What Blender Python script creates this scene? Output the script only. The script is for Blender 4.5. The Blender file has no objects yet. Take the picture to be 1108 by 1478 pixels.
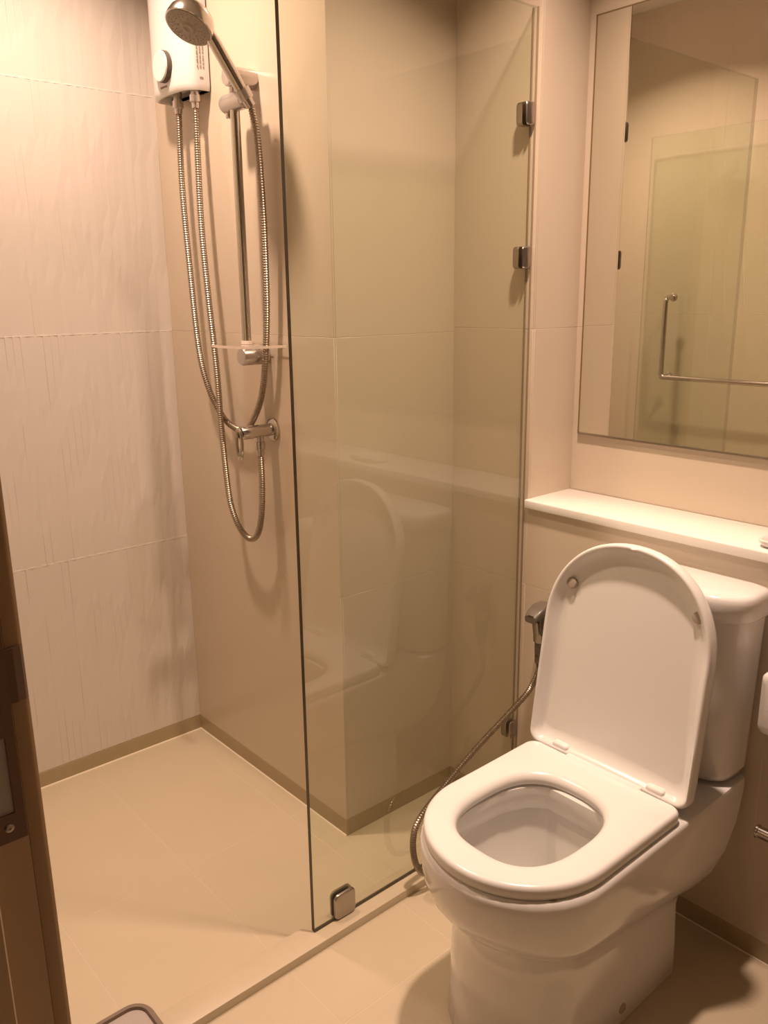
import bpy, bmesh, math, random
from mathutils import Vector, Matrix
random.seed(7)
SC = bpy.context.scene
COL = SC.collection

# ------------------------------------------------------------------ camera, world, lights, exposure
def make_camera():
    yaw, pitch, roll = 0.7145, 0.2535, -0.0127
    fx = 1209.86
    f = Vector((-math.cos(yaw)*math.cos(pitch), math.sin(yaw)*math.cos(pitch), -math.sin(pitch)))
    r = f.cross(Vector((0, 0, 1))).normalized()
    u = r.cross(f)
    c, s = math.cos(roll), math.sin(roll)
    r2 = r*c + u*s
    u2 = u*c - r*s
    M = Matrix(((r2.x, u2.x, -f.x, 2.2102), (r2.y, u2.y, -f.y, -1.1357), (r2.z, u2.z, -f.z, 1.3278), (0, 0, 0, 1)))
    cd = bpy.data.cameras.new('camera')
    cd.sensor_fit = 'HORIZONTAL'
    cd.sensor_width = 36.0
    cd.lens = fx*36.0/1108.0
    cd.clip_start = 0.02
    co = bpy.data.objects.new('camera', cd)
    COL.objects.link(co)
    co.matrix_world = M
    SC.camera = co
make_camera()

W = bpy.data.worlds.new('world')
SC.world = W
W.use_nodes = True
W.node_tree.nodes['Background'].inputs[0].default_value = (1.0, 0.68, 0.42, 1)
W.node_tree.nodes['Background'].inputs[1].default_value = 0.05

SC.view_settings.view_transform = 'Standard'
SC.view_settings.look = 'None'
SC.view_settings.gamma = 1.0
SC.view_settings.use_curve_mapping = False
SC.view_settings.exposure = 0.0

LIGHT_COL = (1.0, 0.70, 0.525)
CEIL = 2.365
DOWNLIGHTS = [(0.44, -0.41, 12.4, 130), (1.33, 0.00, 15.0, 114)]      # shower, above the toilet

# ------------------------------------------------------------------ material helpers
def mat(name, col, rough=0.4, metal=0.0, spec=0.5, noise=0.0, nscale=20.0, bump=0.0, bscale=60.0, coat=0.0, rvar=0.0):
    m = bpy.data.materials.new(name)
    m.use_nodes = True
    nt = m.node_tree
    b = nt.nodes['Principled BSDF']
    b.inputs['Base Color'].default_value = (*col, 1)
    b.inputs['Roughness'].default_value = rough
    b.inputs['Metallic'].default_value = metal
    b.inputs['Specular IOR Level'].default_value = spec
    if coat:
        b.inputs['Coat Weight'].default_value = coat
        b.inputs['Coat Roughness'].default_value = 0.05
    tc = nt.nodes.new('ShaderNodeTexCoord')
    if noise:
        n = nt.nodes.new('ShaderNodeTexNoise')
        n.inputs['Scale'].default_value = nscale
        n.inputs['Detail'].default_value = 4
        nt.links.new(tc.outputs['Object'], n.inputs['Vector'])
        rp = nt.nodes.new('ShaderNodeMapRange')
        rp.inputs[3].default_value = 1-noise
        rp.inputs[4].default_value = 1+noise
        nt.links.new(n.outputs['Fac'], rp.inputs[0])
        mx = nt.nodes.new('ShaderNodeMix')
        mx.data_type = 'RGBA'
        mx.blend_type = 'MULTIPLY'
        mx.inputs[0].default_value = 1
        mx.inputs[6].default_value = (*col, 1)
        nt.links.new(rp.outputs[0], mx.inputs[7])
        nt.links.new(mx.outputs[2], b.inputs['Base Color'])
    if rvar:
        n = nt.nodes.new('ShaderNodeTexNoise')
        n.inputs['Scale'].default_value = 9
        nt.links.new(tc.outputs['Object'], n.inputs['Vector'])
        rp = nt.nodes.new('ShaderNodeMapRange')
        rp.inputs[3].default_value = max(0.0, rough-rvar)
        rp.inputs[4].default_value = rough+rvar
        nt.links.new(n.outputs['Fac'], rp.inputs[0])
        nt.links.new(rp.outputs[0], b.inputs['Roughness'])
    if bump:
        n = nt.nodes.new('ShaderNodeTexNoise')
        n.inputs['Scale'].default_value = bscale
        n.inputs['Detail'].default_value = 3
        nt.links.new(tc.outputs['Object'], n.inputs['Vector'])
        bp = nt.nodes.new('ShaderNodeBump')
        bp.inputs['Strength'].default_value = bump
        bp.inputs['Distance'].default_value = 0.002
        nt.links.new(n.outputs['Fac'], bp.inputs['Height'])
        nt.links.new(bp.outputs[0], b.inputs['Normal'])
    return m

def glass_mat(name, tint, boost=1.35):
    """thin architectural glass: straight-through tinted transmission plus Fresnel reflection on the outer faces"""
    m = bpy.data.materials.new(name)
    m.use_nodes = True
    nt = m.node_tree
    nt.nodes.clear()
    out = nt.nodes.new('ShaderNodeOutputMaterial')
    tr = nt.nodes.new('ShaderNodeBsdfTransparent')
    tr.inputs[0].default_value = (*tint, 1)
    gl = nt.nodes.new('ShaderNodeBsdfGlossy')
    gl.inputs['Color'].default_value = (0.95, 0.96, 0.93, 1)
    gl.inputs['Roughness'].default_value = 0.01
    fr = nt.nodes.new('ShaderNodeFresnel')
    fr.inputs['IOR'].default_value = 1.5
    geo = nt.nodes.new('ShaderNodeNewGeometry')
    sub = nt.nodes.new('ShaderNodeMath')
    sub.operation = 'SUBTRACT'
    sub.inputs[0].default_value = 1.0
    nt.links.new(geo.outputs['Backfacing'], sub.inputs[1])
    m1 = nt.nodes.new('ShaderNodeMath')
    m1.operation = 'MULTIPLY'
    nt.links.new(fr.outputs[0], m1.inputs[0])
    nt.links.new(sub.outputs[0], m1.inputs[1])
    m2 = nt.nodes.new('ShaderNodeMath')
    m2.operation = 'MULTIPLY'
    m2.use_clamp = True
    m2.inputs[1].default_value = boost
    nt.links.new(m1.outputs[0], m2.inputs[0])
    mx = nt.nodes.new('ShaderNodeMixShader')
    nt.links.new(m2.outputs[0], mx.inputs[0])
    nt.links.new(tr.outputs[0], mx.inputs[1])
    nt.links.new(gl.outputs[0], mx.inputs[2])
    nt.links.new(mx.outputs[0], out.inputs[0])
    return m

M = {}
M['tile_white'] = mat('white_relief_tile', (0.68, 0.635, 0.59), 0.34, noise=0.02, nscale=6)
M['tile_beige'] = mat('beige_wall_tile', (0.61, 0.525, 0.42), 0.22, noise=0.025, nscale=4, bump=0.03, bscale=14)
M['tile_floor'] = mat('beige_floor_tile', (0.56, 0.478, 0.35), 0.40, noise=0.05, nscale=5, bump=0.05, bscale=90)
M['skirting'] = mat('tan_skirting_tile', (0.41, 0.33, 0.205), 0.38, noise=0.04, nscale=8)
M['grout'] = mat('pale_grout', (0.68, 0.59, 0.48), 0.8, noise=0.03, bump=0.1, bscale=300)
M['grout_white'] = mat('white_grout', (0.76, 0.72, 0.68), 0.8, noise=0.03, bump=0.1, bscale=300)
M['sealant'] = mat('pale_sealant', (0.84, 0.75, 0.62), 0.5, noise=0.02)
M['seal'] = mat('tan_silicone', (0.26, 0.20, 0.14), 0.4, noise=0.02)
M['paint'] = mat('ceiling_paint', (0.72, 0.69, 0.63), 0.8, noise=0.01)
M['wall_paint'] = mat('darkened_wall_paint', (0.38, 0.31, 0.235), 0.6, noise=0.01)  # unseen walls and hall, colour darkened to cut bounced light on the tank side
M['ceramic'] = mat('white_ceramic', (0.74, 0.73, 0.72), 0.10, noise=0.008, nscale=3, coat=0.4)
M['bowl_inner'] = mat('white_bowl_glaze', (0.70, 0.68, 0.66), 0.12, noise=0.01)
M['plastic'] = mat('white_plastic', (0.74, 0.73, 0.72), 0.22, noise=0.006)
M['bumper'] = mat('grey_bumper_rubber', (0.36, 0.31, 0.26), 0.5, noise=0.03)
M['chrome'] = mat('chrome', (0.58, 0.55, 0.52), 0.16, metal=1.0, rvar=0.04)
M['chrome_soft'] = mat('soft_chrome', (0.60, 0.56, 0.535), 0.28, metal=0.9, rvar=0.05)
M['hose'] = mat('steel_hose', (0.37, 0.32, 0.265), 0.34, metal=1.0, rvar=0.05)
M['steel'] = mat('dark_brushed_steel', (0.42, 0.38, 0.34), 0.30, metal=1.0, rvar=0.06)
M['face'] = mat('grey_spray_face', (0.33, 0.29, 0.25), 0.45, noise=0.06, nscale=300)
M['nozzle'] = mat('pale_nozzle', (0.55, 0.50, 0.45), 0.5, noise=0.02)
M['dark'] = mat('dark_plastic', (0.09, 0.075, 0.06), 0.4, noise=0.05)
M['dark_grey'] = mat('dark_grey_plastic', (0.20, 0.18, 0.16), 0.32, noise=0.05)
M['sprayer'] = mat('dark_sprayer_plastic', (0.13, 0.11, 0.09), 0.30, noise=0.05)
M['print'] = mat('grey_print', (0.34, 0.28, 0.24), 0.6, noise=0.05)
M['stone'] = mat('white_ledge_stone', (0.80, 0.78, 0.74), 0.25, noise=0.012, nscale=10)
M['frame'] = mat('brown_painted_frame', (0.52, 0.39, 0.25), 0.45, noise=0.04, nscale=12)
M['frame_dark'] = mat('dark_brown_frame_edge', (0.38, 0.25, 0.13), 0.5, noise=0.04, nscale=12)
M['strike'] = mat('bronze_strike_metal', (0.17, 0.115, 0.085), 0.38, metal=0.5, rvar=0.05)
M['keeper'] = mat('grey_keeper_box', (0.45, 0.42, 0.42), 0.5, noise=0.04)
M['bin_lid'] = mat('pale_grey_bin_lid', (0.40, 0.35, 0.33), 0.35, noise=0.02)
M['bin_rim'] = mat('brown_grey_bin_rim', (0.17, 0.125, 0.09), 0.4, noise=0.03)
M['glass'] = glass_mat('clear_glass', (0.952, 0.968, 0.930))
M['glass_edge'] = mat('glass_cut_edge', (0.045, 0.035, 0.015), 0.2, noise=0.05)
def soften_back(m, k):
    nt = m.node_tree
    b = nt.nodes['Principled BSDF']
    out = nt.nodes['Material Output']
    tr = nt.nodes.new('ShaderNodeBsdfTransparent')
    geo = nt.nodes.new('ShaderNodeNewGeometry')
    mu = nt.nodes.new('ShaderNodeMath')
    mu.operation = 'MULTIPLY'
    mu.inputs[1].default_value = k
    nt.links.new(geo.outputs['Backfacing'], mu.inputs[0])
    mx = nt.nodes.new('ShaderNodeMixShader')
    nt.links.new(mu.outputs[0], mx.inputs[0])
    nt.links.new(b.outputs[0], mx.inputs[1])
    nt.links.new(tr.outputs[0], mx.inputs[2])
    nt.links.new(mx.outputs[0], out.inputs[0])
soften_back(M['glass_edge'], 0.75)     # a cut edge seen from inside the pane is half clear
M['tray'] = glass_mat('clear_plastic', (0.93, 0.90, 0.88), 2.2)
M['tray_edge'] = mat('frosted_tray_edge', (0.80, 0.68, 0.62), 0.3, noise=0.02)
M['mirror'] = mat('mirror_silver', (0.88, 0.87, 0.81), 0.005, metal=1.0, noise=0.005)
M['mirror_edge'] = mat('mirror_brown_edge', (0.22, 0.14, 0.06), 0.4, noise=0.03)
M['lens'] = bpy.data.materials.new('lamp_lens')
M['lens'].use_nodes = True
_b = M['lens'].node_tree.nodes['Principled BSDF']
_b.inputs['Emission Color'].default_value = (*LIGHT_COL, 1)
_b.inputs['Emission Strength'].default_value = 6.0

def water_mat():
    m = glass_mat('toilet_water', (0.86, 0.88, 0.84), 1.0)
    return m
M['water'] = water_mat()

# ------------------------------------------------------------------ mesh helpers
def finish(name, bm, mats, parent=None, smooth=True, angle=40, recalc=True):
    if recalc:
        bmesh.ops.recalc_face_normals(bm, faces=bm.faces)
    me = bpy.data.meshes.new(name)
    bm.to_mesh(me)
    bm.free()
    if not isinstance(mats, (list, tuple)):
        mats = [mats]
    for m in mats:
        me.materials.append(m)
    if smooth:
        me.polygons.foreach_set('use_smooth', [True]*len(me.polygons))
        try:
            me.set_sharp_from_angle(angle=math.radians(angle))
        except Exception:
            pass
    o = bpy.data.objects.new(name, me)
    COL.objects.link(o)
    if parent is not None:
        o.parent = parent
        # parents sit at identity rotation: keep children in world coordinates
        o.matrix_parent_inverse = Matrix.Translation(-parent.matrix_world.translation) if parent.type == 'EMPTY' else Matrix.Identity(4)
    return o

def thing(name, label, cat, loc, group=None):
    o = bpy.data.objects.new(name, None)
    COL.objects.link(o)
    o.location = loc
    o.matrix_world = Matrix.Translation(loc)
    o.empty_display_size = 0.05
    o['label'] = label
    o['category'] = cat
    if group:
        o['group'] = group
    return o

def tag(o, label, cat, group=None):
    o['label'] = label
    o['category'] = cat
    if group:
        o['group'] = group
    return o

def box(bm, x0, x1, y0, y1, z0, z1, bev=0.0, seg=2, mi=0):
    vs = [bm.verts.new((x, y, z)) for x in (x0, x1) for y in (y0, y1) for z in (z0, z1)]
    idx = [(0, 1, 3, 2), (4, 6, 7, 5), (0, 4, 5, 1), (2, 3, 7, 6), (0, 2, 6, 4), (1, 5, 7, 3)]
    fs = [bm.faces.new([vs[i] for i in f]) for f in idx]
    for f in fs:
        f.material_index = mi
    if bev > 0:
        es = list({e for f in fs for e in f.edges})
        r = bmesh.ops.bevel(bm, geom=es, offset=bev, segments=seg, profile=0.5, affect='EDGES')
        for f in r['faces']:
            f.material_index = mi
    return fs

def obox(name, x0, x1, y0, y1, z0, z1, m, parent=None, bev=0.0, seg=2):
    bm = bmesh.new()
    box(bm, x0, x1, y0, y1, z0, z1, bev, seg)
    return finish(name, bm, m, parent)

def loft(bm, rings, cap0=True, cap1=True, mi=0):
    R = [[bm.verts.new(p) for p in r] for r in rings]
    n = len(R[0])
    for a, b in zip(R[:-1], R[1:]):
        for i in range(n):
            j = (i+1) % n
            f = bm.faces.new((a[i], a[j], b[j], b[i]))
            f.material_index = mi
    if cap0:
        bm.faces.new(list(reversed(R[0]))).material_index = mi
    if cap1:
        bm.faces.new(R[-1]).material_index = mi
    return R

def frame_of(d):
    d = d.normalized()
    a = Vector((0, 0, 1)) if abs(d.z) < 0.9 else Vector((1, 0, 0))
    u = d.cross(a).normalized()
    return u, d.cross(u).normalized()

def lathe(bm, p, d, prof, n=24, mi=0, ring=False):
    """prof: list of (distance along d, radius)"""
    p = Vector(p)
    d = Vector(d).normalized()
    u, v = frame_of(d)
    rings = []
    for t, r in prof:
        rings.append([p + d*t + (u*math.cos(2*math.pi*k/n) + v*math.sin(2*math.pi*k/n))*max(r, 1e-5) for k in range(n)])
    if ring:
        loft(bm, rings+[rings[0]], False, False, mi)
        bmesh.ops.remove_doubles(bm, verts=bm.verts, dist=1e-6)
    else:
        loft(bm, rings, True, True, mi)

def catmull(pts, per=12):
    P = [Vector(p) for p in pts]
    P = [P[0]*2-P[1]] + P + [P[-1]*2-P[-2]]
    out = []
    for i in range(1, len(P)-2):
        a, b, c, d = P[i-1], P[i], P[i+1], P[i+2]
        for k in range(per):
            t = k/per
            out.append(0.5*((2*b) + (c-a)*t + (2*a-5*b+4*c-d)*t*t + (3*b-a-3*c+d)*t*t*t))
    out.append(P[-2])
    return out

def resample(pts, step):
    out = [pts[0].copy()]
    acc = 0.0
    for a, b in zip(pts[:-1], pts[1:]):
        L = (b-a).length
        t = step-acc
        while t <= L:
            out.append(a + (b-a)*(t/L))
            t += step
        acc = L-(t-step)
    out.append(pts[-1].copy())
    return out

def tube(bm, pts, rad, n=12, mi=0):
    """rad: number or function(index, count)"""
    N = len(pts)
    d0 = (pts[1]-pts[0]).normalized()
    u, v = frame_of(d0)
    rings = []
    for i, p in enumerate(pts):
        d = (pts[min(i+1, N-1)]-pts[max(i-1, 0)]).normalized()
        u = (u - d*u.dot(d)).normalized()
        v = d.cross(u)
        r = rad(i, N) if callable(rad) else rad
        rings.append([p + (u*math.cos(2*math.pi*k/n)+v*math.sin(2*math.pi*k/n))*r for k in range(n)])
    loft(bm, rings, True, True, mi)

def hose_mesh(bm, pts, r, pitch=0.0056):
    P = resample(catmull(pts, 24), pitch/2)
    tube(bm, P, lambda i, N: r*(1.0 if i % 2 == 0 else 0.80), 12)
    return P

def rrect(cx, cy, hx, hy, r, n=6):
    """rounded rectangle outline, counter clockwise"""
    r = min(r, hx-1e-4, hy-1e-4)
    out = []
    for sx, sy, a0 in ((1, 1, 0), (-1, 1, 90), (-1, -1, 180), (1, -1, 270)):
        for k in range(n+1):
            a = math.radians(a0 + 90*k/n)
            out.append((cx+sx*(hx-r)+r*math.cos(a), cy+sy*(hy-r)+r*math.sin(a)))
    return out

# ------------------------------------------------------------------ room dimensions
X1, Y1 = 0.742, 0.371        # outer corner of the pillar wall, plane of the wall behind the toilet
XS, Y2 = 0.988, 0.5336       # side of the mirror recess, back of the recess
XG0, XG1 = 0.9657, 0.9757    # shower screen
YF = -0.93                   # inner face of the front wall
XR = 2.50                    # right wall
ZS = 0.860                   # ledge top
SK = 0.048                   # skirting height

def struct(o):
    o['kind'] = 'structure'
    return o

# tiled wall: a grout-coloured backing mesh plus one tile object per tile
def clip_joints(a, b, js):
    c = [a] + [j for j in js if a+0.012 < j < b-0.012] + [b]
    return list(zip(c[:-1], c[1:]))

J = 0.0005    # half joint
TT = 0.006    # tile thickness
def tiles(parent, axis, plane, nrm, u0, u1, v0, v1, uj, vj, m):
    """axis 'x': u is y, v is z.  axis 'y': u is x, v is z.  axis 'z': u is x, v is y."""
    for a, b in clip_joints(u0, u1, uj):
        for c, d in clip_joints(v0, v1, vj):
            a2 = a+J if a > u0 else a
            b2 = b-J if b < u1 else b
            c2 = c+J if c > v0 else c
            d2 = d-J if d < v1 else d
            lo, hi = sorted((plane, plane-nrm*TT))
            bm = bmesh.new()
            if axis == 'x':
                box(bm, lo, hi, a2, b2, c2, d2, 0.0004, 1)
            elif axis == 'y':
                box(bm, a2, b2, lo, hi, c2, d2, 0.0004, 1)
            else:
                box(bm, a2, b2, c2, d2, lo, hi, 0.0004, 1)
            finish('tile', bm, m, parent)

GB = 0.0004   # joint depth
# ---- floor
floor = struct(obox('floor', -0.08, XR+0.08, -1.06, 0.62, -0.06, -GB, M['grout']))
fu = [-0.02, 0.58, 1.18, 1.78, 2.38]
fv = [-0.66, -0.36, -0.06, 0.24]
tiles(floor, 'z', 0.0, 1, 0.0, 0.945, -0.93, 0.0, fu, fv, M['tile_floor'])
tiles(floor, 'z', 0.0, 1, X1, 0.945, 0.0, Y1, fu, fv, M['tile_floor'])
tiles(floor, 'z', 0.0, 1, 1.008, XR, -0.93, Y1, fu, fv, M['tile_floor'])
tiles(floor, 'z', 0.0, 1, 1.50, 2.36, -1.06, -0.93, fu, fv, M['tile_floor'])
# kerb under the screen
kerb = struct(obox('trim_1', 0.945, 1.008, YF, Y1, -0.02, 0.020, M['tile_floor'], bev=0.002))

# ---- left wall with relief tiles
wall_left = struct(obox('wall_left', -0.12, -0.0010, -1.06, 0.10, -0.06, CEIL, M['grout_white']))
def relief_tile_mesh(width, height, seed):
    """tile face of narrow upright ribs; the two long edges of every rib rise and sink at staggered heights"""
    rnd = random.Random(seed)
    bm = bmesh.new()
    box(bm, -0.006, -0.0032, 0, width, 0, height)
    ns = max(1, round(width/0.0187))
    sw = width/ns
    for i in range(ns):
        ya, yb = i*sw, (i+1)*sw
        zs = [0.0]
        z = rnd.uniform(0.07, 0.16)
        while z < height-0.07:
            zs.append(z)
            z += rnd.uniform(0.10, 0.19)
        zs.append(height)
        flip = rnd.random() < 0.5
        prev = None
        for q in range(len(zs)-1):
            lo = rnd.uniform(-0.0002, 0.0002)
            top = rnd.uniform(0.0009, 0.0013)
            e = 0.028
            for z in ((zs[q]+(e if q else 0)), (zs[q+1]-(e if q < len(zs)-2 else 0))):
                p = [bm.verts.new((-0.0035, ya, z)), bm.verts.new((lo if flip else top, ya, z)),
                     bm.verts.new((top if flip else lo, yb, z)), bm.verts.new((-0.0035, yb, z))]
                if prev:
                    for k in range(3):
                        bm.faces.new((prev[k], prev[k+1], p[k+1], p[k]))
                else:
                    bm.faces.new(p)
                prev = p
            if rnd.random() < 0.7:
                flip = not flip
        bm.faces.new(list(reversed(prev)))
    return bm
zrows = [(SK, 0.6385), (0.6385, 1.2385), (1.2385, 1.8385), (1.8385, CEIL)]
ycols = [(-0.06, 0.0), (-0.36, -0.06), (-0.66, -0.36), (-0.93, -0.66)]
k = 0
for (ya, yb) in ycols:
    for (za, zb) in zrows:
        k += 1
        g = 0.0016 if za > 0.1 else 0.0008
        bm = relief_tile_mesh(yb-ya-0.00008, zb-za-2*g, 100+k)
        bmesh.ops.translate(bm, verts=bm.verts, vec=(0, ya+0.00004, za+g))
        finish('tile', bm, M['tile_white'], wall_left, smooth=False, recalc=True)

vz = [0.6385, 1.2385, 1.8385]
for z in vz:
    obox('grout_line', -0.004, 0.0009, YF, 0.0, z-0.0016, z+0.0016, M['grout_white'], wall_left)
# ---- heater wall (front of the pillar)
wall_back = struct(obox('wall_back', 0.0, X1-GB, GB, 0.10, -0.06, CEIL, M['grout']))
tiles(wall_back, 'y', 0.0, -1, 0.0, X1, SK, CEIL, [], vz[:2], M['tile_beige'])
# ---- pillar side
wall_pillar = struct(obox('wall_side', 0.60, X1-GB, 0.10, Y1+0.10, -0.06, CEIL, M['grout']))
tiles(wall_pillar, 'x', X1, 1, 0.0061, Y1, SK, CEIL, [], vz[:2], M['tile_beige'])
# ---- wall behind the toilet, with the strip beside the recess
wall_rear = struct(obox('wall_rear', X1-GB, XR, Y1+GB, Y2+0.12, -0.06, ZS-0.022, M['grout']))
bm = bmesh.new()
box(bm, X1-GB, XS-GB, Y1+GB, Y2+0.12, ZS-0.022, CEIL)
wall_strip = struct(finish('wall_recess_side', bm, M['grout']))
bm = bmesh.new()
box(bm, XS-GB, XR, Y2+GB, Y2+0.12, ZS-0.022, CEIL)
wall_recess = struct(finish('wall_recess', bm, M['grout']))
vz1 = [0.6492, 1.2492]
tiles(wall_rear, 'y', Y1, -1, X1, XR, SK, ZS-0.022, [XS, XS+0.6, XS+1.2], vz1, M['tile_beige'])
tiles(wall_strip, 'y', Y1, -1, X1, XS, ZS-0.022, CEIL, [], vz1, M['tile_beige'])
tiles(wall_strip, 'x', XS, 1, Y1+0.0061, Y2, ZS, CEIL, [], vz1, M['tile_beige'])
tiles(wall_recess, 'y', Y2, -1, XS, XR, ZS, CEIL, [XS+0.6, XS+1.2], vz1, M['tile_beige'])
# ---- front wall (seen only in the mirror) and right wall
XJ0, XJ1 = 1.50, 2.36
bm = bmesh.new()
box(bm, -0.12, XJ0-0.03, YF-0.12, YF-GB, -0.06, CEIL)
wall_front = struct(finish('wall_front', bm, M['grout']))
tiles(wall_front, 'y', YF, 1, 0.0, XJ0-0.03, SK, CEIL, [0.54, 1.14], vz, M['tile_beige'])
bm = bmesh.new()
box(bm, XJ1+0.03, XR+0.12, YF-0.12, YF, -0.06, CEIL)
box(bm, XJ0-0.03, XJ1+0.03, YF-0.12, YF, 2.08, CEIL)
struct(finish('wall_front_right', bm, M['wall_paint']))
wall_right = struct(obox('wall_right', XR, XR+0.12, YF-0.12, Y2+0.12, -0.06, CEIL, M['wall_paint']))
# ---- hallway behind the camera
bm = bmesh.new()
box(bm, 0.9, 3.3, -2.5, -2.4, -0.06, CEIL)
box(bm, 0.8, 0.9, -2.5, YF-0.12, -0.06, CEIL)
box(bm, 3.3, 3.4, -2.5, YF-0.12, -0.06, CEIL)
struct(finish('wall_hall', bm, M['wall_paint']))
struct(obox('floor_hall', 0.8, 3.4, -2.5, -1.06, -0.06, -0.002, M['tile_floor']))
# ---- ceiling
struct(obox('ceiling', -0.12, 3.4, -2.5, Y2+0.12, CEIL, CEIL+0.06, M['paint']))

# ---- skirting
def skirt(name, x0, x1, y0, y1):
    return struct(obox(name, x0, x1, y0, y1, 0.0, SK-0.0012, M['skirting'], bev=0.0006, seg=1))
def bead(parent, p0, p1, r=0.003):
    bm = bmesh.new()
    tube(bm, [Vector(p0), Vector(p1)], r, 8)
    finish('sealant_bead', bm, M['sealant'], parent)
s = skirt('baseboard_left', -0.0075, 0.0012, YF, 0.0)
bead(s, (0.0014, YF, 0.0), (0.0014, 0, 0.0))
s = skirt('baseboard_back', 0.0, X1+0.0005, -0.0005, 0.008)
bead(s, (0, -0.0008, 0.0), (X1, -0.0008, 0.0))
s = skirt('baseboard_side', X1-0.008, X1+0.0005, 0.0081, Y1)
s = skirt('baseboard_rear', X1, XR, Y1-0.0005, Y1+0.008)
bead(s, (1.01, Y1-0.0008, 0.0), (XR, Y1-0.0008, 0.0), 0.0022)
skirt('baseboard_front', 0.0, XJ0-0.03, YF-0.008, YF+0.0005)

# ---- bathroom door frame with strike plate
bm = bmesh.new()
# jamb profile in plan (x, y), extruded upwards: face, then the stop standing proud
prof = [(XJ0-0.03, YF-0.13), (XJ0+0.013, YF-0.13), (XJ0+0.013, YF-0.054), (XJ0+0.0115, YF-0.0525),
        (XJ0, YF-0.0525), (XJ0, YF-0.018), (XJ0-0.03, YF-0.018)]
loft(bm, [[(x, y, z) for x, y in prof] for z in (0.0, 2.08)])
door = struct(finish('door_1', bm, M['frame'], smooth=False))
bm = bmesh.new()
prof = [(XJ0-0.045, YF-0.0175), (XJ0-0.0005, YF-0.0175), (XJ0-0.0005, YF-0.006), (XJ0-0.003, YF-0.002), (XJ0-0.008, YF-0.0005), (XJ0-0.045, YF+0.0)]
loft(bm, [[(x, y, z) for x, y in prof] for z in (0.0, 2.08)])
finish('edge_strip', bm, M['frame_dark'], door)
bm = bmesh.new()
box(bm, XJ0-0.03, XJ1+0.03, YF-0.13, YF-0.0, 2.05, 2.08)
box(bm, XJ1, XJ1+0.03, YF-0.13, YF-0.0, 0, 2.05)
finish('frame_head', bm, M['frame'], door)
# strike plate: flat plate on the jamb with two rectangular openings and a curved lip towards the room
def strike():
    x0 = XJ0+0.0002
    x1 = XJ0+0.0022
    ya, yb = YF-0.0505, YF-0.019     # back edge, room edge
    zc = [0.838, 0.866, 0.868, 0.885, 0.948, 0.982, 1.038, 1.066]
    z0, z1 = 0.862, 1.078
    oy0, oy1 = ya+0.006, yb-0.0085
    h1 = (0.889, 0.962)      # lower opening
    h2 = (0.986, 1.040)      # latch opening
    bm = bmesh.new()
    for (a, b, c, d) in ((ya, yb, z0, h1[0]), (ya, oy0, h1[0], z1), (oy1, yb, h1[0], z1),
                         (oy0, oy1, h1[1], h2[0]), (oy0, oy1, h2[1], z1)):
        box(bm, x0, x1, a, b, c, d)
    # lip
    prof = [(x1, yb), (x1+0.0005, yb+0.007), (x1-0.002, yb+0.014), (x1-0.0045, yb+0.0165)]
    up = [(x, y) for x, y in prof]
    lo = [(x-0.0018, y-0.0003) for x, y in reversed(prof)]
    loft(bm, [[(x, y, z) for x, y in up+lo] for z in (0.991, 1.041)])
    sp = finish('strike_plate', bm, M['strike'], door, smooth=False)
    for (za, zb) in (h1, h2):
        bm = bmesh.new()
        box(bm, x0-0.0004, x0+0.0006, oy0-0.001, oy1+0.001, za-0.001, zb+0.001)
        finish('keeper_box', bm, M['keeper'], sp)
    bm = bmesh.new()
    lathe(bm, (x1-0.0003, (ya+yb)/2+0.001, 0.876), (1, 0, 0), [(0, 0.0042), (0.0008, 0.004), (0.0012, 0.003), (0.0013, 0.0014), (0.0006, 0.0012)], 20)
    finish('screw', bm, M['steel'], sp)
strike()

# ---- ceiling downlights
for i, (lx, ly, pw, sprd) in enumerate(DOWNLIGHTS):
    t = thing('ceiling_light', ['round recessed ceiling downlight above the shower floor', 'round recessed ceiling downlight above the toilet'][i], 'light', (lx, ly, CEIL))
    bm = bmesh.new()
    lathe(bm, (lx, ly, CEIL), (0, 0, -1), [(0.0, 0.058), (0.004, 0.058), (0.006, 0.054), (0.004, 0.045), (0.001, 0.044)], 32)
    finish('trim_ring', bm, M['chrome_soft'], t)
    bm = bmesh.new()
    lathe(bm, (lx, ly, CEIL-0.0015), (0, 0, -1), [(0.0, 0.042), (0.001, 0.042)], 32)
    finish('lens', bm, M['lens'], t)
    ld = bpy.data.lights.new('downlight', 'AREA')
    ld.shape = 'DISK'
    ld.size = 0.08
    ld.energy = pw
    ld.color = LIGHT_COL
    ld.spread = math.radians(sprd)
    lo = bpy.data.objects.new('downlight', ld)
    COL.objects.link(lo)
    lo.location = (lx, ly, CEIL-0.012)

# ------------------------------------------------------------------ shower screen
def pane(name, parent, x0, x1, y0, y1, z0, z1, thin):
    bm = bmesh.new()
    fs = box(bm, x0, x1, y0, y1, z0, z1)
    bm.normal_update()
    for f in bm.faces:
        n = f.normal
        f.material_index = 0 if abs(n[thin]) > 0.5 else 1
    return finish(name, bm, [M['glass'], M['glass_edge']], parent, smooth=False)

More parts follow.
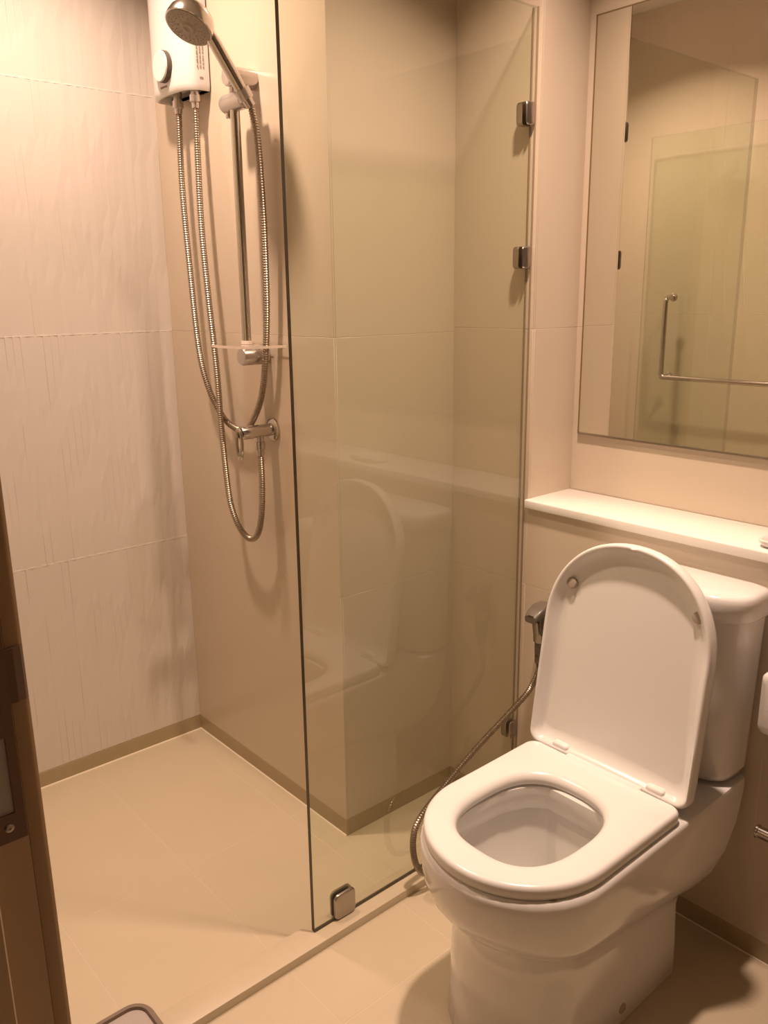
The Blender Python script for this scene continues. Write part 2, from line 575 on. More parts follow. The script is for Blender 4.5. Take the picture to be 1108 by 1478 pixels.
scr = thing('shower_screen', 'fixed clear glass shower screen standing on the kerb left of the toilet', 'glass panel', (0.97, 0.05, 0.02))
pane('glass_pane', scr, XG0, XG1, -0.2742, Y1+0.0003, 0.0215, 1.895, 0)
bm = bmesh.new()
tube(bm, [Vector((XG1+0.0008, Y1-0.0006, 0.03)), Vector((XG1+0.0008, Y1-0.0006, 1.895))], 0.0022, 8)
tube(bm, [Vector((XG0-0.001, Y1-0.002, 0.03)), Vector((XG0-0.001, Y1-0.002, 1.895))], 0.0022, 8)
finish('silicone_seal', bm, M['seal'], scr)
def clamp_mesh(y0, y1, z0, z1, r, th, ti=None):
    bm = bmesh.new()
    cy, cz, hy, hz = (y0+y1)/2, (z0+z1)/2, (y1-y0)/2, (z1-z0)/2
    to, ti = th, (ti or th)
    for a, b in ((XG1, XG1+to), (XG0-ti, XG0)):
        s = 1 if a >= XG1 else -1
        th = to if s > 0 else ti
        lev = [(a if s > 0 else b, 0.0), (a+th-0.003 if s > 0 else b-th+0.003, 0.0), (a+th-0.0008 if s > 0 else b-th+0.0008, 0.0012), (a+th if s > 0 else b-th, 0.003)]
        rings = [[(x, p, q) for p, q in rrect(cy, cz, hy-i, hz-i, r, 5)] for x, i in lev]
        loft(bm, rings)
    return bm
for z in (1.693, 1.403, 0.262):
    o = finish('wall_bracket', clamp_mesh(Y1-0.030, Y1-0.001, z-0.023, z+0.023, 0.007, 0.003, 0.018), M['steel'], scr)
finish('floor_clamp', clamp_mesh(-0.222, -0.166, 0.021, 0.082, 0.012, 0.0065), M['steel'], scr)

# ------------------------------------------------------------------ shower door, swung open against the front wall
dr = thing('shower_door', 'clear glass shower door swung open, seen in the mirror with its long bar handle', 'glass door', (0.95, -0.86, 0.02))
pane('glass_pane', dr, 0.285, 0.945, -0.864, -0.856, 0.032, 1.895, 1)
for z in (0.25, 1.66):
    bm = bmesh.new()
    box(bm, 0.90, 0.97, -0.874, -0.8645, z-0.045, z+0.045, 0.003)
    box(bm, 0.90, 0.97, -0.8555, -0.846, z-0.045, z+0.045, 0.003)
    box(bm, 0.947, 0.97, YF+0.001, -0.8465, z-0.04, z+0.04, 0.003)
    finish('hinge', bm, M['steel'], dr)
bm = bmesh.new()
hy = -0.80
P = catmull([(0.425, -0.8555, 1.305), (0.425, -0.825, 1.305), (0.425, -0.806, 1.298), (0.425, hy, 1.275), (0.425, hy, 1.15), (0.425, hy, 1.03), (0.426, hy, 1.012), (0.437, hy, 1.003), (0.46, hy, 1.003), (0.7, hy, 1.003), (0.86, hy, 1.003), (0.885, -0.806, 1.003), (0.892, -0.825, 1.003), (0.892, -0.8555, 1.003)], 8)
tube(bm, P, 0.0095, 14)
tube(bm, [Vector((0.428, -0.8555, 1.003)), Vector((0.428, hy, 1.003))], 0.0095, 14)
for q in ((0.425, 1.305), (0.428, 1.003), (0.892, 1.003)):
    lathe(bm, (q[0], -0.8557, q[1]), (0, 1, 0), [(0, 0.016), (0.005, 0.016), (0.007, 0.013)], 20)
finish('bar_handle', bm, M['chrome'], dr)

# ------------------------------------------------------------------ mirror and ledge
mr = thing('wall_mirror', 'large frameless mirror above the white ledge over the toilet', 'mirror', (1.6, 0.53, 1.0))
bm = bmesh.new()
box(bm, 1.0095, 2.34, 0.5276, Y2-0.0005, 1.003, 1.899)
bm.normal_update()
for f in bm.faces:
    f.material_index = 0 if f.normal.y < -0.5 else 1
finish('mirror_pane', bm, [M['mirror'], M['mirror_edge']], mr, smooth=False)
bm = bmesh.new()
box(bm, 1.0095, 2.34, 0.5245, Y2-0.0005, 0.9985, 1.0028)
finish('bottom_rail', bm, M['steel'], mr, smooth=False)
bm = bmesh.new()
for (a, b, c, d) in ((1.0072, 1.0094, 0.9985, 1.9012), (1.0072, 2.34, 1.8991, 1.9012)):
    box(bm, a, b, 0.5262, Y2-0.0005, c, d)
finish('edge_strip', bm, M['mirror_edge'], mr, smooth=False)

bm = bmesh.new()
box(bm, XS-0.003, XR-0.001, Y1-0.010, Y2-0.001, ZS-0.021, ZS, 0.003, 3)
tag(finish('ledge_shelf', bm, M['stone']), 'white stone ledge running along the wall under the mirror', 'shelf')

bm = bmesh.new()
rings = []
for z, i in ((0.0, 0.010), (0.002, 0.005), (0.008, 0.001), (0.013, 0.0), (0.0155, 0.002), (0.0145, 0.006), (0.007, 0.012)):
    rings.append([(x, y, ZS+0.0003+z) for x, y in rrect(1.588, 0.412, 0.062-i, 0.034-i, 0.020, 6)])
loft(bm, rings)
tag(finish('soap_dish', bm, M['ceramic']), 'small white dish at the front of the ledge, at the right picture edge', 'dish')

# ------------------------------------------------------------------ toilet
TX = 1.388
def d_outline(w, yf, yb, a, rb, n=20, m=5, cx=TX, ex=2.0):
    """D plan outline: elliptic front of depth a, straight sides, rounded back corners (counter clockwise from back right)"""
    pts = []
    for k in range(m+1):                       # back right corner
        t = math.radians(90*(m-k)/m)
        pts.append((cx+w-rb+rb*math.cos(t), yb-rb+rb*math.sin(t)))
    pts.reverse()                              # ... now from right side to back; re-ordered below
    right = list(reversed(pts))                # from back edge down to the right side
    out = list(right)
    for k in range(1, 4):
        out.append((cx+w, (yb-rb)+((yf+a)-(yb-rb))*k/4))
    for k in range(n+1):                       # front
        t = math.pi*k/n
        c, s = math.cos(t), math.sin(t)
        sx = (abs(c)**(2/ex))*(1 if c >= 0 else -1)
        sy = abs(s)**(2/ex)
        out.append((cx+w*sx, yf+a-a*sy))
    for k in range(1, 4):
        out.append((cx-w, (yf+a)+((yb-rb)-(yf+a))*k/4))
    out += [(2*cx-x, y) for x, y in reversed(right)]
    return out

wc = thing('toilet', 'white close-coupled toilet with its lid standing open', 'toilet', (TX, 0.0, 0.0))
BX = 1.390
rows = [  # z, half width, front y, back y, front depth, back radius, tilt with y, centre
    (0.000, 0.136, -0.222, 0.220, 0.110, 0.015, 0.0),
    (0.004, 0.138, -0.226, 0.222, 0.112, 0.016, 0.0),
    (0.080, 0.135, -0.224, 0.222, 0.112, 0.016, 0.0),
    (0.180, 0.131, -0.222, 0.222, 0.114, 0.016, 0.10),
    (0.222, 0.134, -0.228, 0.228, 0.118, 0.018, 0.17),
    (0.233, 0.143, -0.240, 0.240, 0.124, 0.022, 0.17),
    (0.241, 0.154, -0.252, 0.262, 0.135, 0.03, 0.165),
    (0.255, 0.165, -0.266, 0.302, 0.145, 0.03, 0.13),
    (0.280, 0.171, -0.276, 0.338, 0.155, 0.03, 0.09),
    (0.320, 0.175, -0.284, 0.360, 0.162, 0.025, 0.04),
    (0.370, 0.178, -0.289, 0.366, 0.166, 0.02, -0.01),
    (0.392, 0.178, -0.289, 0.367, 0.167, 0.02, -0.01),
    (0.398, 0.176, -0.287, 0.366, 0.166, 0.02, -0.01),
    (0.401, 0.171, -0.282, 0.362, 0.162, 0.018, 0.0),
]
def ring_of(r, n=20):
    z, w, yf, yb, a, rb, tl = r
    return [(x, y, z - tl*(y-0.0)) for x, y in d_outline(w, yf, yb, a, rb, n=n, cx=BX)]
bm = bmesh.new()
R = loft(bm, [ring_of(r) for r in rows], True, False)
# rim top and the inside of the bowl
outer = rows[-1]
NO = len(R[0])
def hole_ring(cx, cy, hx, hy, ex, z):
    # radial projection of the outline directions on a superellipse
    out = []
    for x, y in d_outline(outer[1], outer[2], outer[3], outer[4], outer[5], cx=BX):
        dx, dy = x-cx, (y-cy)
        if y > 0.10:
            dy = (0.10-cy) + (y-0.10)*0.55
        a = math.atan2(dy/hy, dx/hx)
        c, s = math.cos(a), math.sin(a)
        k = (abs(c)**ex+abs(s)**ex)**(-1/ex)
        out.append((cx+hx*c*k, cy+hy*s*k, z))
    return out
inner = [hole_ring(BX, -0.088, 0.122, 0.148, 2.6, 0.401), hole_ring(BX, -0.088, 0.116, 0.142, 2.6, 0.398), hole_ring(BX, -0.088, 0.114, 0.140, 2.6, 0.385),
         hole_ring(BX, -0.088, 0.116, 0.142, 2.6, 0.352), hole_ring(BX, -0.088, 0.124, 0.150, 2.5, 0.346), hole_ring(BX, -0.086, 0.122, 0.148, 2.4, 0.33),
         hole_ring(BX, -0.080, 0.108, 0.132, 2.3, 0.28), hole_ring(BX, -0.06, 0.085, 0.105, 2.2, 0.23),
         hole_ring(BX, -0.03, 0.06, 0.07, 2.0, 0.19), hole_ring(BX, -0.02, 0.035, 0.04, 2.0, 0.17)]
prev = R[-1]
for q, ringpts in enumerate(inner):
    cur = [bm.verts.new(p) for p in ringpts]
    for i in range(NO):
        j = (i+1) % NO
        f = bm.faces.new((prev[i], prev[j], cur[j], cur[i]))
        f.material_index = 1 if q > 3 else 0
    prev = cur
bm.faces.new(prev).material_index = 1
finish('bowl', bm, [M['ceramic'], M['bowl_inner']], wc, angle=50)
bm = bmesh.new()
rg = [(x, y, 0.236) for x, y, z in hole_ring(BX, -0.063, 0.087, 0.107, 2.2, 0)]
loft(bm, [rg], False, True)
finish('water', bm, M['water'], wc)

# seat ring
ZT = 0.427
SW, SF, SB = 0.172, -0.284, 0.132
def ray_outline(poly, c, ang):
    d = (math.cos(ang), math.sin(ang))
    best = None
    n = len(poly)
    for i in range(n):
        x1, y1 = poly[i][0]-c[0], poly[i][1]-c[1]
        x2, y2 = poly[(i+1) % n][0]-c[0], poly[(i+1) % n][1]-c[1]
        ex, ey = x2-x1, y2-y1
        den = d[0]*ey-d[1]*ex
        if abs(den) < 1e-12:
            continue
        t = (x1*ey-y1*ex)/den
        u = (x1*d[1]-y1*d[0])/den
        if t > 0 and -1e-6 <= u <= 1+1e-6 and (best is None or t < best):
            best = t
    return (c[0]+d[0]*best, c[1]+d[1]*best)
def seat():
    c = (TX-0.003, -0.083)
    outl = d_outline(SW, SF, SB, 0.172, 0.022, n=48, m=8)
    angs = sorted({round(math.atan2(y-c[1], x-c[0]), 5) for x, y in outl})
    N = 140
    angs = sorted(angs + [2*math.pi*k/N-math.pi for k in range(N)])
    out = [ray_outline(outl, c, a) for a in angs]
    hole = []
    for a in angs:
        hx, hy, ex = 0.108, 0.132, 2.7
        cc, ss = math.cos(a), math.sin(a)
        k = (abs(cc/hx)**ex+abs(ss/hy)**ex)**(-1/ex)
        hole.append((c[0]+cc*k, c[1]+ss*k))
    zb = ZT-0.025
    # (absolute inset from the outline, height) then (absolute inset from the hole, height)
    prof = [('o', 0.006, zb), ('o', 0.001, zb+0.002), ('o', 0.0, zb+0.007), ('o', 0.0, ZT-0.008), ('o', 0.0015, ZT-0.004), ('o', 0.005, ZT-0.001), ('o', 0.010, ZT),
            ('h', 0.022, ZT), ('h', 0.012, ZT-0.0015), ('h', 0.005, ZT-0.0055), ('h', 0.001, ZT-0.011), ('h', 0.0, ZT-0.016), ('h', 0.002, zb+0.001), ('h', 0.008, zb)]
    rings = []
    for kind, ins, z in prof:
        r = []
        for (ox, oy), (hx, hy) in zip(out, hole):
            L = math.hypot(ox-hx, oy-hy)
            t = ins/L
            if kind == 'h':
                t = 1-t
            r.append((ox+(hx-ox)*t, oy+(hy-oy)*t, z))
        rings.append(r)
    bm = bmesh.new()
    RR = loft(bm, rings, False, False)
    n = len(RR[0])
    for i in range(n):
        j = (i+1) % n
        bm.faces.new((RR[-1][i], RR[-1][j], RR[0][j], RR[0][i]))
    st = finish('seat', bm, M['plastic'], wc, angle=60)
    # tongue between the hinges
    bm = bmesh.new()
    box(bm, TX-0.085, TX+0.085, SB-0.012, SB+0.016, zb+0.002, ZT+0.0005, 0.004, 3)
    finish('hinge_bar', bm, M['plastic'], st)
    for sx in (-1, 1):
        for yy in (-0.20, 0.08):
            bm = bmesh.new()
            lathe(bm, (TX+sx*0.138, yy, zb+0.001), (0, 0, -1), [(0, 0.009), (0.005, 0.009), (0.007, 0.007)], 16)
            finish('bumper', bm, M['bumper'], st)
seat()

# lid, leaning back on the tank
LB = Vector((1.383, 0.152, 0.416))        # bottom centre of the inner face
LD = Vector((0.0, 0.067, 0.4585)).normalized()
LN = Vector((0, -LD.z, LD.y))             # towards the viewer
LX = Vector((1, 0, 0))
def lid():
    L = 0.453
    w = 0.181
    outl = [(x, -y) for x, y in d_outline(w, -L, 0.0, 0.190, 0.022, n=44, m=8, cx=0.0, ex=2.15)]
    c = (0.0, 0.25)
    angs = sorted([2*math.pi*k/160-math.pi for k in range(160)] + [math.atan2(y-c[1], x-c[0]) for x, y in outl])
    out = [ray_outline(outl, c, a) for a in angs]
    prof = [(0.9, -0.016), (0.10, -0.016), (0.08, -0.016), (0.02, -0.013), (0.002, -0.008), (0.0, -0.002), (0.0, 0.013), (0.0015, 0.0175), (0.005, 0.0195), (0.009, 0.018), (0.014, 0.012), (0.024, 0.003), (0.040, -0.001), (0.043, -0.001), (0.06, -0.001), (0.9, -0.001)]
    rings = []
    for ins, h in prof:
        r = []
        for ox, oy in out:
            dx, dy = ox-c[0], oy-c[1]
            LL = math.hypot(dx, dy)
            t = max(0.003, 1-ins/LL) if ins < 0.5 else 0.003
            p = LB + LX*(c[0]+dx*t) + LD*(c[1]+dy*t) + LN*h
            r.append(tuple(p))
        rings.append(r)
    bm = bmesh.new()
    loft(bm, rings)
    ld = finish('lid', bm, M['plastic'], wc, angle=60)
    for u, v in ((-0.134, 0.348), (0.139, 0.352)):
        bm = bmesh.new()
        p = LB + LX*u + LD*v + LN*(-0.003)
        lathe(bm, p, LN, [(0, 0.0115), (0.009, 0.0115), (0.0115, 0.0105), (0.012, 0.008)], 24)
        finish('bumper', bm, M['bumper'], ld)
    for sx in (-1, 1):
        bm = bmesh.new()
        box(bm, TX+sx*0.108-0.019, TX+sx*0.108+0.019, 0.136, 0.166, 0.411, 0.436, 0.005, 3)
        finish('hinge', bm, M['plastic'], ld)
lid()

# tank and tank lid
def tank():
    y0, y1 = 0.246, Y1-0.003
    bm = bmesh.new()
    rings = []
    for z, w, f, ins in ((0.406, 0.160, 0.016, 0.03), (0.410, 0.168, 0.009, 0.034), (0.424, 0.173, 0.004, 0.036), (0.60, 0.178, 0.002, 0.038), (0.742, 0.182, 0.0, 0.04)):
        rings.append([(x, y, z) for x, y in d_outline(w, y0+f, y1, 0.075, 0.012, n=28, m=4, ex=2.9)])
    loft(bm, rings)
    finish('tank', bm, M['ceramic'], wc, angle=50)
    bm = bmesh.new()
    rings = []
    for z, i in ((0.7425, 0.006), (0.7435, 0.003), (0.748, 0.0), (0.778, 0.0), (0.786, 0.0015), (0.791, 0.005), (0.7935, 0.011), (0.795, 0.03)):
        rings.append([(x, y, z) for x, y in d_outline(0.191-i, y0-0.010+i, y1-min(i, 0.004), 0.078, 0.012, n=28, m=4, ex=2.9)])
    loft(bm, rings)
    finish('tank_lid', bm, M['ceramic'], wc, angle=50)
tank()
bm = bmesh.new()
lathe(bm, (BX+0.1345, 0.030, 0.034), (1, 0, 0), [(0, 0.0105), (0.003, 0.0105), (0.0045, 0.009), (0.005, 0.006), (0.0035, 0.004)], 20)
o = finish('bolt_cap', bm, M['bumper'], wc)
o['label'] = 'grey fixing cap low on the pedestal side'

# ------------------------------------------------------------------ water heater
HX = 0.192
HZ = 0.015
ht = thing('water_heater', 'white electric shower water heater on the wall with one round dial', 'heater', (HX, -0.03, 1.78))
def heater():
    def ring(z, k, s=1.0):
        """plan of the cover: flat back, convex front, rounded shoulders"""
        pts = []
        hw = 0.100*s
        for i in range(25):
            t = math.pi*i/24
            c, sn = math.cos(t), math.sin(t)
            x = hw*(abs(c)**(2/4.2))*(1 if c >= 0 else -1)
            y = -0.012-(0.048+0.010*(1-(x/0.1)**2))*(sn**(2/4.2))*k
            pts.append((HX+x, y, z+HZ))
        pts.append((HX-hw, -0.004, z+HZ))
        pts.append((HX+hw, -0.004, z+HZ))
        return pts
    bm = bmesh.new()
    lev = [(1.806, 0.40, 0.88), (1.794, 0.62, 0.92), (1.7885, 0.80, 0.955), (1.788, 0.88, 0.975), (1.793, 0.95, 0.99), (1.803, 0.99, 1.0), (1.83, 1.0, 1.0), (2.08, 1.0, 1.0), (2.10, 0.97, 0.99), (2.108, 0.85, 0.95)]
    loft(bm, [ring(*l) for l in lev])
    finish('cover', bm, M['plastic'], ht, angle=45)
    bm = bmesh.new()
    box(bm, HX-0.09, HX+0.094, -0.005, -0.0005, 1.81, 2.11)
    finish('back_plate', bm, M['dark_grey'], ht)
    # dial with a dark side
    yf = -0.068
    bm = bmesh.new()
    lathe(bm, (0.198, yf, 1.864), (0, -1, 0), [(0, 0.0355), (0.010, 0.0355), (0.012, 0.0345)], 40)
    dl = finish('dial', bm, M['dark'], ht)
    bm = bmesh.new()
    lathe(bm, (0.198, yf-0.0122, 1.864), (0, -1, 0), [(0, 0.034), (0.003, 0.034), (0.0045, 0.0325)], 40)
    finish('dial_face', bm, M['plastic'], dl)
    # fine print: vertical block on the right shoulder and a small mark under the dial (too small to read in the photograph)
    bm = bmesh.new()
    rnd = random.Random(3)
    for row in range(3):
        z = 1.850
        while z < 1.93:
            h = rnd.uniform(0.003, 0.010)
            box(bm, HX+0.1000, HX+0.1005, -0.020-0.008*row, -0.017-0.008*row, z, z+h)
            z += h+rnd.uniform(0.0015, 0.004)
    box(bm, HX+0.1000, HX+0.1005, -0.030, -0.021, 1.828, 1.832)
    finish('fine_print', bm, M['print'], ht, smooth=False)
    bm = bmesh.new()
    for i in range(6):
        box(bm, 0.171+i*0.0055, 0.1745+i*0.0055, -0.0705, -0.0697, 1.819, 1.8235)
    finish('small_mark', bm, M['print'], ht, smooth=False)
    for x in (0.182, 0.268):
        bm = bmesh.new()
        lathe(bm, (x, -0.032, 1.816), (0, 0, -1), [(0, 0.011), (0.020, 0.011), (0.021, 0.0135), (0.036, 0.0135), (0.038, 0.010), (0.050, 0.0092)], 24)
        finish('hose_nut', bm, M['chrome_soft'], ht)
heater()

# ------------------------------------------------------------------ slide bar with soap tray
RX, RY = 0.474, -0.052
sb = thing('slide_bar', 'vertical chrome shower slide bar with slider, on the beige wall right of the heater', 'shower rail', (RX, RY, 1.18))
bm = bmesh.new()
tube(bm, [Vector((RX, RY, 1.170)), Vector((RX, RY, 1.806))], 0.0108, 20)
finish('rail', bm, M['chrome'], sb)
for z in (1.190, 1.795):
    bm = bmesh.new()
    lathe(bm, (RX, 0.0, z), (0, -1, 0), [(0, 0.021), (0.066, 0.021), (0.070, 0.019), (0.071, 0.015)], 28)
    finish('wall_mount', bm, M['chrome_soft'], sb)
bm = bmesh.new()
lathe(bm, (0.434, RY, 1.744), (1, 0, 0), [(0, 0.014), (0.003, 0.0185), (0.006, 0.020), (0.084, 0.020), (0.087, 0.017)], 28)
sl = finish('slider', bm, M['chrome_soft'], sb)
bm = bmesh.new()
lathe(bm, (0.448, RY, 1.726), (0, 0, -1), [(0, 0.007), (0.010, 0.007), (0.012, 0.005)], 20)
finish('knob', bm, M['chrome'], sl)
# ring that grips the hand shower, right of the rail
HS0 = Vector((0.539, -0.054, 1.728))
HS1 = Vector((0.524, -0.128, 1.846))
HD = (HS1-HS0).normalized()
bm = bmesh.new()
lathe(bm, HS0+HD*0.012, HD, [(0, 0.0142), (0.0, 0.0165), (0.022, 0.0180), (0.022, 0.0152)], 24, ring=True)
finish('holder_clip', bm, M['chrome_soft'], sl)

tr = thing('soap_tray', 'clear plastic soap tray clipped to the foot of the slide bar', 'soap tray', (RX, -0.05, 1.216))
def tray():
    def outline(k):
        pts = []
        hw = 0.102*k
        yb = -0.010
        yfr = -0.118
        for i in range(25):
            t = math.pi + math.pi*i/24
            c, s_ = math.cos(t), math.sin(t)
            x = RX+hw*(abs(c)**(2/3))*(1 if c >= 0 else -1)
            y = yb-0.018-(abs(yfr-yb)-0.018)*k*(abs(s_)**(2/3))
            pts.append((x, y))
        # back edge from right to left with a slot for the hose
        pts += [(RX+hw, yb), (0.531, yb), (0.531, -0.043), (0.505, -0.043), (0.505, yb), (RX+0.0116, yb), (RX+0.0116, -0.0636), (RX-0.0116, -0.0636), (RX-0.0116, yb), (RX-hw, yb)]
        return pts
    bm = bmesh.new()
    a = [(x, y, 1.2125) for x, y in outline(1.0)]
    b = [(x, y, 1.2185) for x, y in outline(1.0)]
    loft(bm, [a, b])
    bm.normal_update()
    for f in bm.faces:
        f.material_index = 0 if abs(f.normal.z) > 0.5 else 1
    bmesh.ops.triangulate(bm, faces=[f for f in bm.faces if len(f.verts) > 4])
    finish('tray_plate', bm, [M['tray'], M['tray_edge']], tr, smooth=False)
    bm = bmesh.new()
    lathe(bm, (RX, RY, 1.2190), (0, 0, 1), [(0, 0.0111), (0, 0.0135), (0.008, 0.0135), (0.008, 0.0111)], 24, ring=True)
    finish('collar', bm, M['tray_edge'], tr)
tray()

# ------------------------------------------------------------------ hand shower
hs = thing('hand_shower', 'chrome hand shower with grey spray face held in the slider', 'shower head', tuple(HS0))
def hand_shower():
    FN = Vector((0.10, -0.50, -0.86)).normalized()     # the way the spray face looks
    FC = Vector((0.512, -0.176, 1.862))               # centre of the spray face
    # handle
    neck = FC - FN*0.030
    pts = catmull([HS0-HD*0.004, HS0+HD*0.04, HS0+HD*0.10, HS1, (HS1+HD*0.030)*0.6+(neck*0.4), neck], 10)
    bm = bmesh.new()
    tube(bm, pts, lambda i, N: 0.0108 + 0.0026*min(1, i/(N*0.25)) + 0.004*max(0, (i/N-0.75)*4), 18)
    finish('handle', bm, M['chrome'], hs)
    bm = bmesh.new()
    lathe(bm, FC-FN*0.052, FN, [(0, 0.006), (0.002, 0.018), (0.008, 0.030), (0.018, 0.041), (0.030, 0.0475), (0.044, 0.0500), (0.0505, 0.0500), (0.052, 0.0485)], 40)
    finish('head_shell', bm, M['chrome'], hs)
    bm = bmesh.new()
    lathe(bm, FC-FN*0.001, FN, [(0, 0.047), (0.002, 0.0465), (0.0028, 0.044), (0.0012, 0.018), (0.0018, 0.016), (0.0040, 0.013), (0.0040, 0.008), (0.002, 0.005)], 40)
    fp = finish('spray_face', bm, M['face'], hs)
    u, v = frame_of(FN)
    bm = bmesh.new()
    for rr, nn in ((0.022, 8), (0.029, 18), (0.035, 24), (0.041, 30)):
        for i in range(nn):
            a = 2*math.pi*i/nn+rr*40
            p = FC + u*rr*math.cos(a)+v*rr*math.sin(a)+FN*0.0005
            lathe(bm, p, FN, [(0, 0.0012), (0.0025, 0.0009)], 6)
    nz = finish('spray_nozzles', bm, M['nozzle'], fp)
    nz['kind'] = 'stuff'
hand_shower()

# ------------------------------------------------------------------ hoses
HR = 0.0082
bm = bmesh.new()
hose_mesh(bm, [(0.182, -0.032, 1.768), (0.182, -0.034, 1.70), (0.186, -0.038, 1.58), (0.197, -0.038, 1.40), (0.214, -0.037, 1.20), (0.245, -0.034, 1.10), (0.300, -0.030, 1.030), (0.355, -0.026, 1.003), (0.405, -0.025, 1.004), (0.447, -0.025, 1.040), (0.485, -0.026, 1.095), (0.512, -0.028, 1.18), (0.530, -0.029, 1.30), (0.540, -0.033, 1.45), (0.547, -0.040, 1.58), (0.548, -0.046, 1.67), HS0-HD*0.006], HR)
tag(finish('shower_hose', bm, M['hose']), 'ribbed steel hose looping from the heater up to the hand shower', 'hose')
bm = bmesh.new()
hose_mesh(bm, [(0.268, -0.032, 1.768), (0.271, -0.036, 1.68), (0.284, -0.046, 1.50), (0.304, -0.050, 1.32), (0.322, -0.050, 1.15), (0.328, -0.050, 1.00), (0.340, -0.048, 0.84), (0.360, -0.046, 0.775), (0.392, -0.044, 0.738), (0.430, -0.043, 0.727), (0.462, -0.042, 0.748), (0.482, -0.041, 0.80), (0.490, -0.040, 0.88), (0.490, -0.040, 0.949)], HR)
tag(finish('shower_hose', bm, M['hose']), 'ribbed steel hose hanging in a deep loop from the heater down to the wall valve', 'hose')

# ------------------------------------------------------------------ wall valve
vx, vz_ = 0.490, 1.012
vl = thing('shower_valve', 'small chrome shower stop valve with a loop lever low on the beige wall', 'valve', (vx, 0, vz_))
bm = bmesh.new()
lathe(bm, (vx, 0.0, vz_), (0, -1, 0), [(0, 0.029), (0.005, 0.029), (0.008, 0.026), (0.009, 0.018)], 32)
finish('flange', bm, M['chrome'], vl)
bm = bmesh.new()
lathe(bm, (vx, -0.008, vz_), (0, -1, 0), [(0, 0.0155), (0.052, 0.0155), (0.0525, 0.0165), (0.082, 0.0165), (0.085, 0.015)], 28)
lathe(bm, (vx, -0.040, vz_-0.010), (0, 0, -1), [(0, 0.010), (0.016, 0.010), (0.0165, 0.0125), (0.034, 0.0125), (0.036, 0.010), (0.05, 0.0092)], 24)
finish('body', bm, M['chrome'], vl)
bm = bmesh.new()
P = []
for i in range(41):
    a = 2*math.pi*i/40
    P.append((0.0125*math.cos(a), 0.036*math.sin(a)))
rings = []
for x, z in P[:-1]:
    d = Vector((x/0.0125, 0, z/0.036)).normalized()
    c = Vector((vx+x, -0.0975, vz_-0.026+z))
    rings.append([c + d*0.0042*math.cos(t) + Vector((0, 1, 0))*0.0042*math.sin(t) for t in [2*math.pi*k/8 for k in range(8)]])
RR = loft(bm, rings, False, False)
for k in range(8):
    bm.faces.new((RR[-1][k], RR[-1][(k+1) % 8], RR[0][(k+1) % 8], RR[0][k]))
finish('lever', bm, M['chrome'], vl)

# ------------------------------------------------------------------ bidet sprayer on the wall left of the tank
bs = thing('bidet_sprayer', 'grey hand bidet sprayer hung on the wall between glass screen and toilet', 'sprayer', (1.075, Y1, 0.57))
bm = bmesh.new()
box(bm, 1.050, 1.090, Y1-0.016, Y1-0.0005, 0.528, 0.572, 0.004, 3)
lathe(bm, (1.070, Y1-0.036, 0.538), (0, 0, 1), [(0, 0.0135), (0, 0.018), (0.026, 0.019), (0.026, 0.0145)], 24, ring=True)
finish('wall_holder', bm, M['steel'], bs)
bm = bmesh.new()
rings = []
sx0, sy0 = 1.070, Y1-0.036
for z, hx, hy, oy in ((0.498, 0.010, 0.010, 0), (0.502, 0.012, 0.012, 0), (0.515, 0.0125, 0.0125, 0), (0.536, 0.0128, 0.0128, 0), (0.560, 0.0155, 0.0155, -0.001), (0.600, 0.0175, 0.018, -0.004), (0.609, 0.017, 0.018, -0.006)):
    rings.append([(x, y+oy, z) for x, y in rrect(sx0, sy0, hx, hy, 0.008, 4)])
loft(bm, rings)
finish('grip', bm, M['sprayer'], bs)
bm = bmesh.new()
rings = []
for t, hx, hz, dz in ((0.024, 0.015, 0.006, 0.004), (0.012, 0.019, 0.010, 0.003), (-0.01, 0.020, 0.012, 0.0), (-0.030, 0.019, 0.011, -0.008), (-0.042, 0.016, 0.008, -0.016)):
    rings.append([(sx0+p, sy0+t, 0.618+dz+q) for p, q in rrect(0, 0, hx, hz, 0.006, 4)])
loft(bm, rings)
finish('spray_head', bm, M['sprayer'], bs)
bm = bmesh.new()
rings = []
for z, oy in ((0.560, -0.0165), (0.585, -0.022), (0.606, -0.031), (0.612, -0.040)):
    rings.append([(sx0+p, sy0+oy+q, z) for p, q in rrect(0, 0, 0.008, 0.003, 0.002, 3)])
loft(bm, rings)
finish('trigger', bm, M['steel'], bs)
bm = bmesh.new()
lathe(bm, (sx0, sy0, 0.500), (0, 0, -1), [(0, 0.0135), (0.016, 0.0135), (0.018, 0.010), (0.030, 0.0085)], 20)
finish('hose_nut', bm, M['sprayer'], bs)
bm = bmesh.new()
hose_mesh(bm, [(sx0, sy0, 0.474), (1.062, 0.333, 0.445), (1.050, 0.318, 0.405), (1.038, 0.262, 0.362), (1.028, 0.165, 0.307), (1.022, 0.072, 0.250), (1.020, -0.008, 0.198), (1.020, -0.030, 0.150), (1.021, -0.022, 0.085), (1.024, 0.006, 0.048), (1.032, 0.060, 0.032), (1.050, 0.140, 0.034), (1.080, 0.230, 0.070), (1.110, 0.300, 0.120), (1.125, 0.345, 0.150)], 0.0076)
tag(finish('bidet_hose', bm, M['hose']), 'ribbed steel hose drooping from the bidet sprayer between the glass screen and the toilet', 'hose')
av = thing('angle_valve', 'small chrome stop valve low on the wall left of the toilet, feeding the drooping hose', 'valve', (1.125, Y1, 0.152))
bm = bmesh.new()
lathe(bm, (1.125, Y1, 0.152), (0, -1, 0), [(0, 0.025), (0.004, 0.025), (0.006, 0.012), (0.024, 0.012), (0.0245, 0.010)], 24)
finish('body', bm, M['chrome'], av)

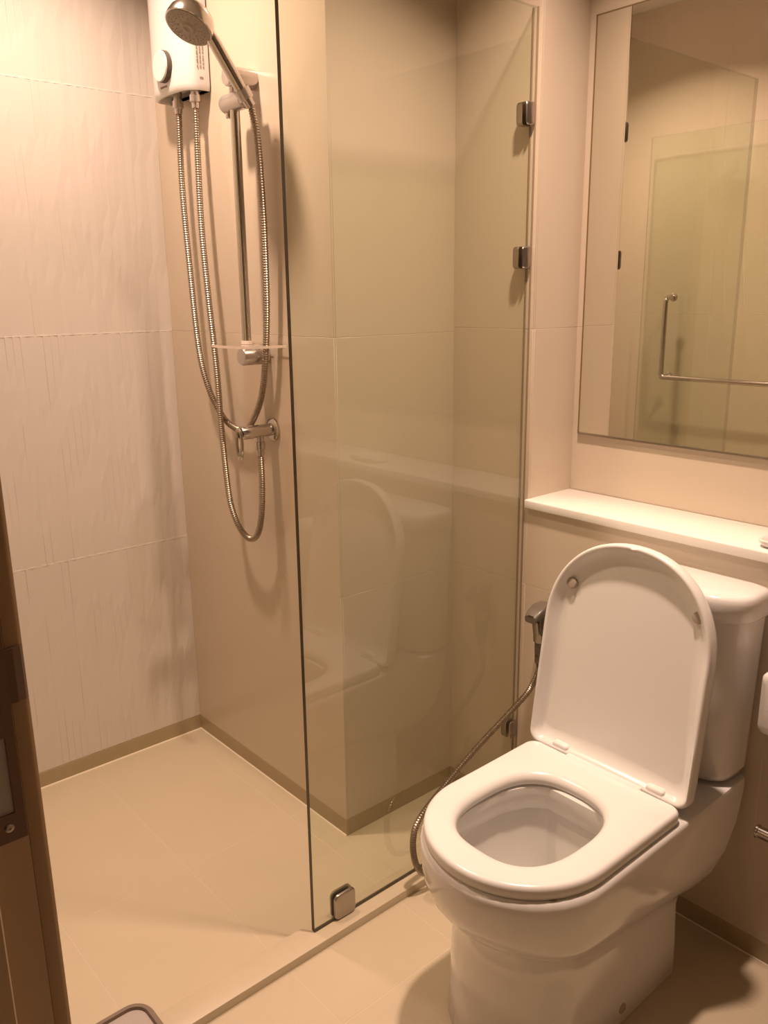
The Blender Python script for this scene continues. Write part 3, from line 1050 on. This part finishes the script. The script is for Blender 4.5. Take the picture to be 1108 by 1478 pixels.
# ------------------------------------------------------------------ things at the right picture edge
rb = thing('paper_holder', 'chrome roll bar low on the wall, right of the toilet', 'paper holder', (1.68, Y1, 0.35))
bm = bmesh.new()
tube(bm, [Vector((1.622, 0.305, 0.332)), Vector((1.79, 0.305, 0.332))], 0.0115, 18)
lathe(bm, (1.624, 0.305, 0.332), (-1, 0, 0), [(0, 0.0135), (0.004, 0.0135), (0.006, 0.010)], 20)
finish('bar', bm, M['chrome'], rb)
bm = bmesh.new()
tube(bm, [Vector((1.775, 0.305, 0.332)), Vector((1.775, Y1-0.001, 0.332))], 0.009, 14)
lathe(bm, (1.775, Y1-0.0005, 0.332), (0, -1, 0), [(0, 0.024), (0.005, 0.024), (0.007, 0.020)], 24)
finish('wall_post', bm, M['chrome'], rb)
tb = thing('tissue_box', 'white rounded tissue dispenser on the wall, cut off by the right picture edge', 'dispenser', (1.70, Y1, 0.56))
bm = bmesh.new()
rings = []
for y, i in ((Y1-0.0005, 0.002), (Y1-0.05, 0.0), (Y1-0.108, 0.001), (Y1-0.114, 0.004), (Y1-0.117, 0.010)):
    rings.append([(x, y, z) for x, z in rrect(1.692, 0.616, 0.076-i, 0.060-i, 0.014, 6)])
loft(bm, rings)
finish('case', bm, M['plastic'], tb)
bm = bmesh.new()
box(bm, 1.645, 1.735, Y1-0.09, Y1-0.05, 0.5515, 0.5565)
finish('paper_slot', bm, M['dark'], tb)

# ------------------------------------------------------------------ bin by the door, only its top corner in the frame
bn = thing('waste_bin', 'small square waste bin with pale lid and dark rim at the bottom picture edge', 'bin', (1.285, -0.835, 0.0))
BXc, BYc, BHX, BHY, BZ = 1.292, -0.818, 0.115, 0.085, 0.308
bm = bmesh.new()
rings = []
for z, i in ((0.0005, 0.030), (0.006, 0.026), (0.15, 0.014), (BZ-0.02, 0.004), (BZ-0.02, 0.001)):
    rings.append([(x, y, z) for x, y in rrect(BXc, BYc, BHX-i, BHY-i, 0.03, 8)])
loft(bm, rings)
finish('body', bm, M['bin_lid'], bn)
bm = bmesh.new()
rings = []
for z, i in ((BZ-0.0195, 0.002), (BZ-0.0195, 0.0), (BZ-0.003, 0.0), (BZ, 0.002), (BZ, 0.008), (BZ-0.004, 0.010), (BZ-0.0195, 0.010)):
    rings.append([(x, y, z) for x, y in rrect(BXc, BYc, BHX-i, BHY-i, 0.032-min(i, 0.012), 8)])
loft(bm, rings, False, False)
finish('rim', bm, M['bin_rim'], bn)
bm = bmesh.new()
rings = []
for z, i in ((BZ-0.012, 0.0102), (BZ-0.004, 0.0102), (BZ-0.002, 0.014)):
    rings.append([(x, y, z) for x, y in rrect(BXc, BYc, BHX-i, BHY-i, 0.022, 8)])
loft(bm, rings)
finish('lid', bm, M['bin_lid'], bn)
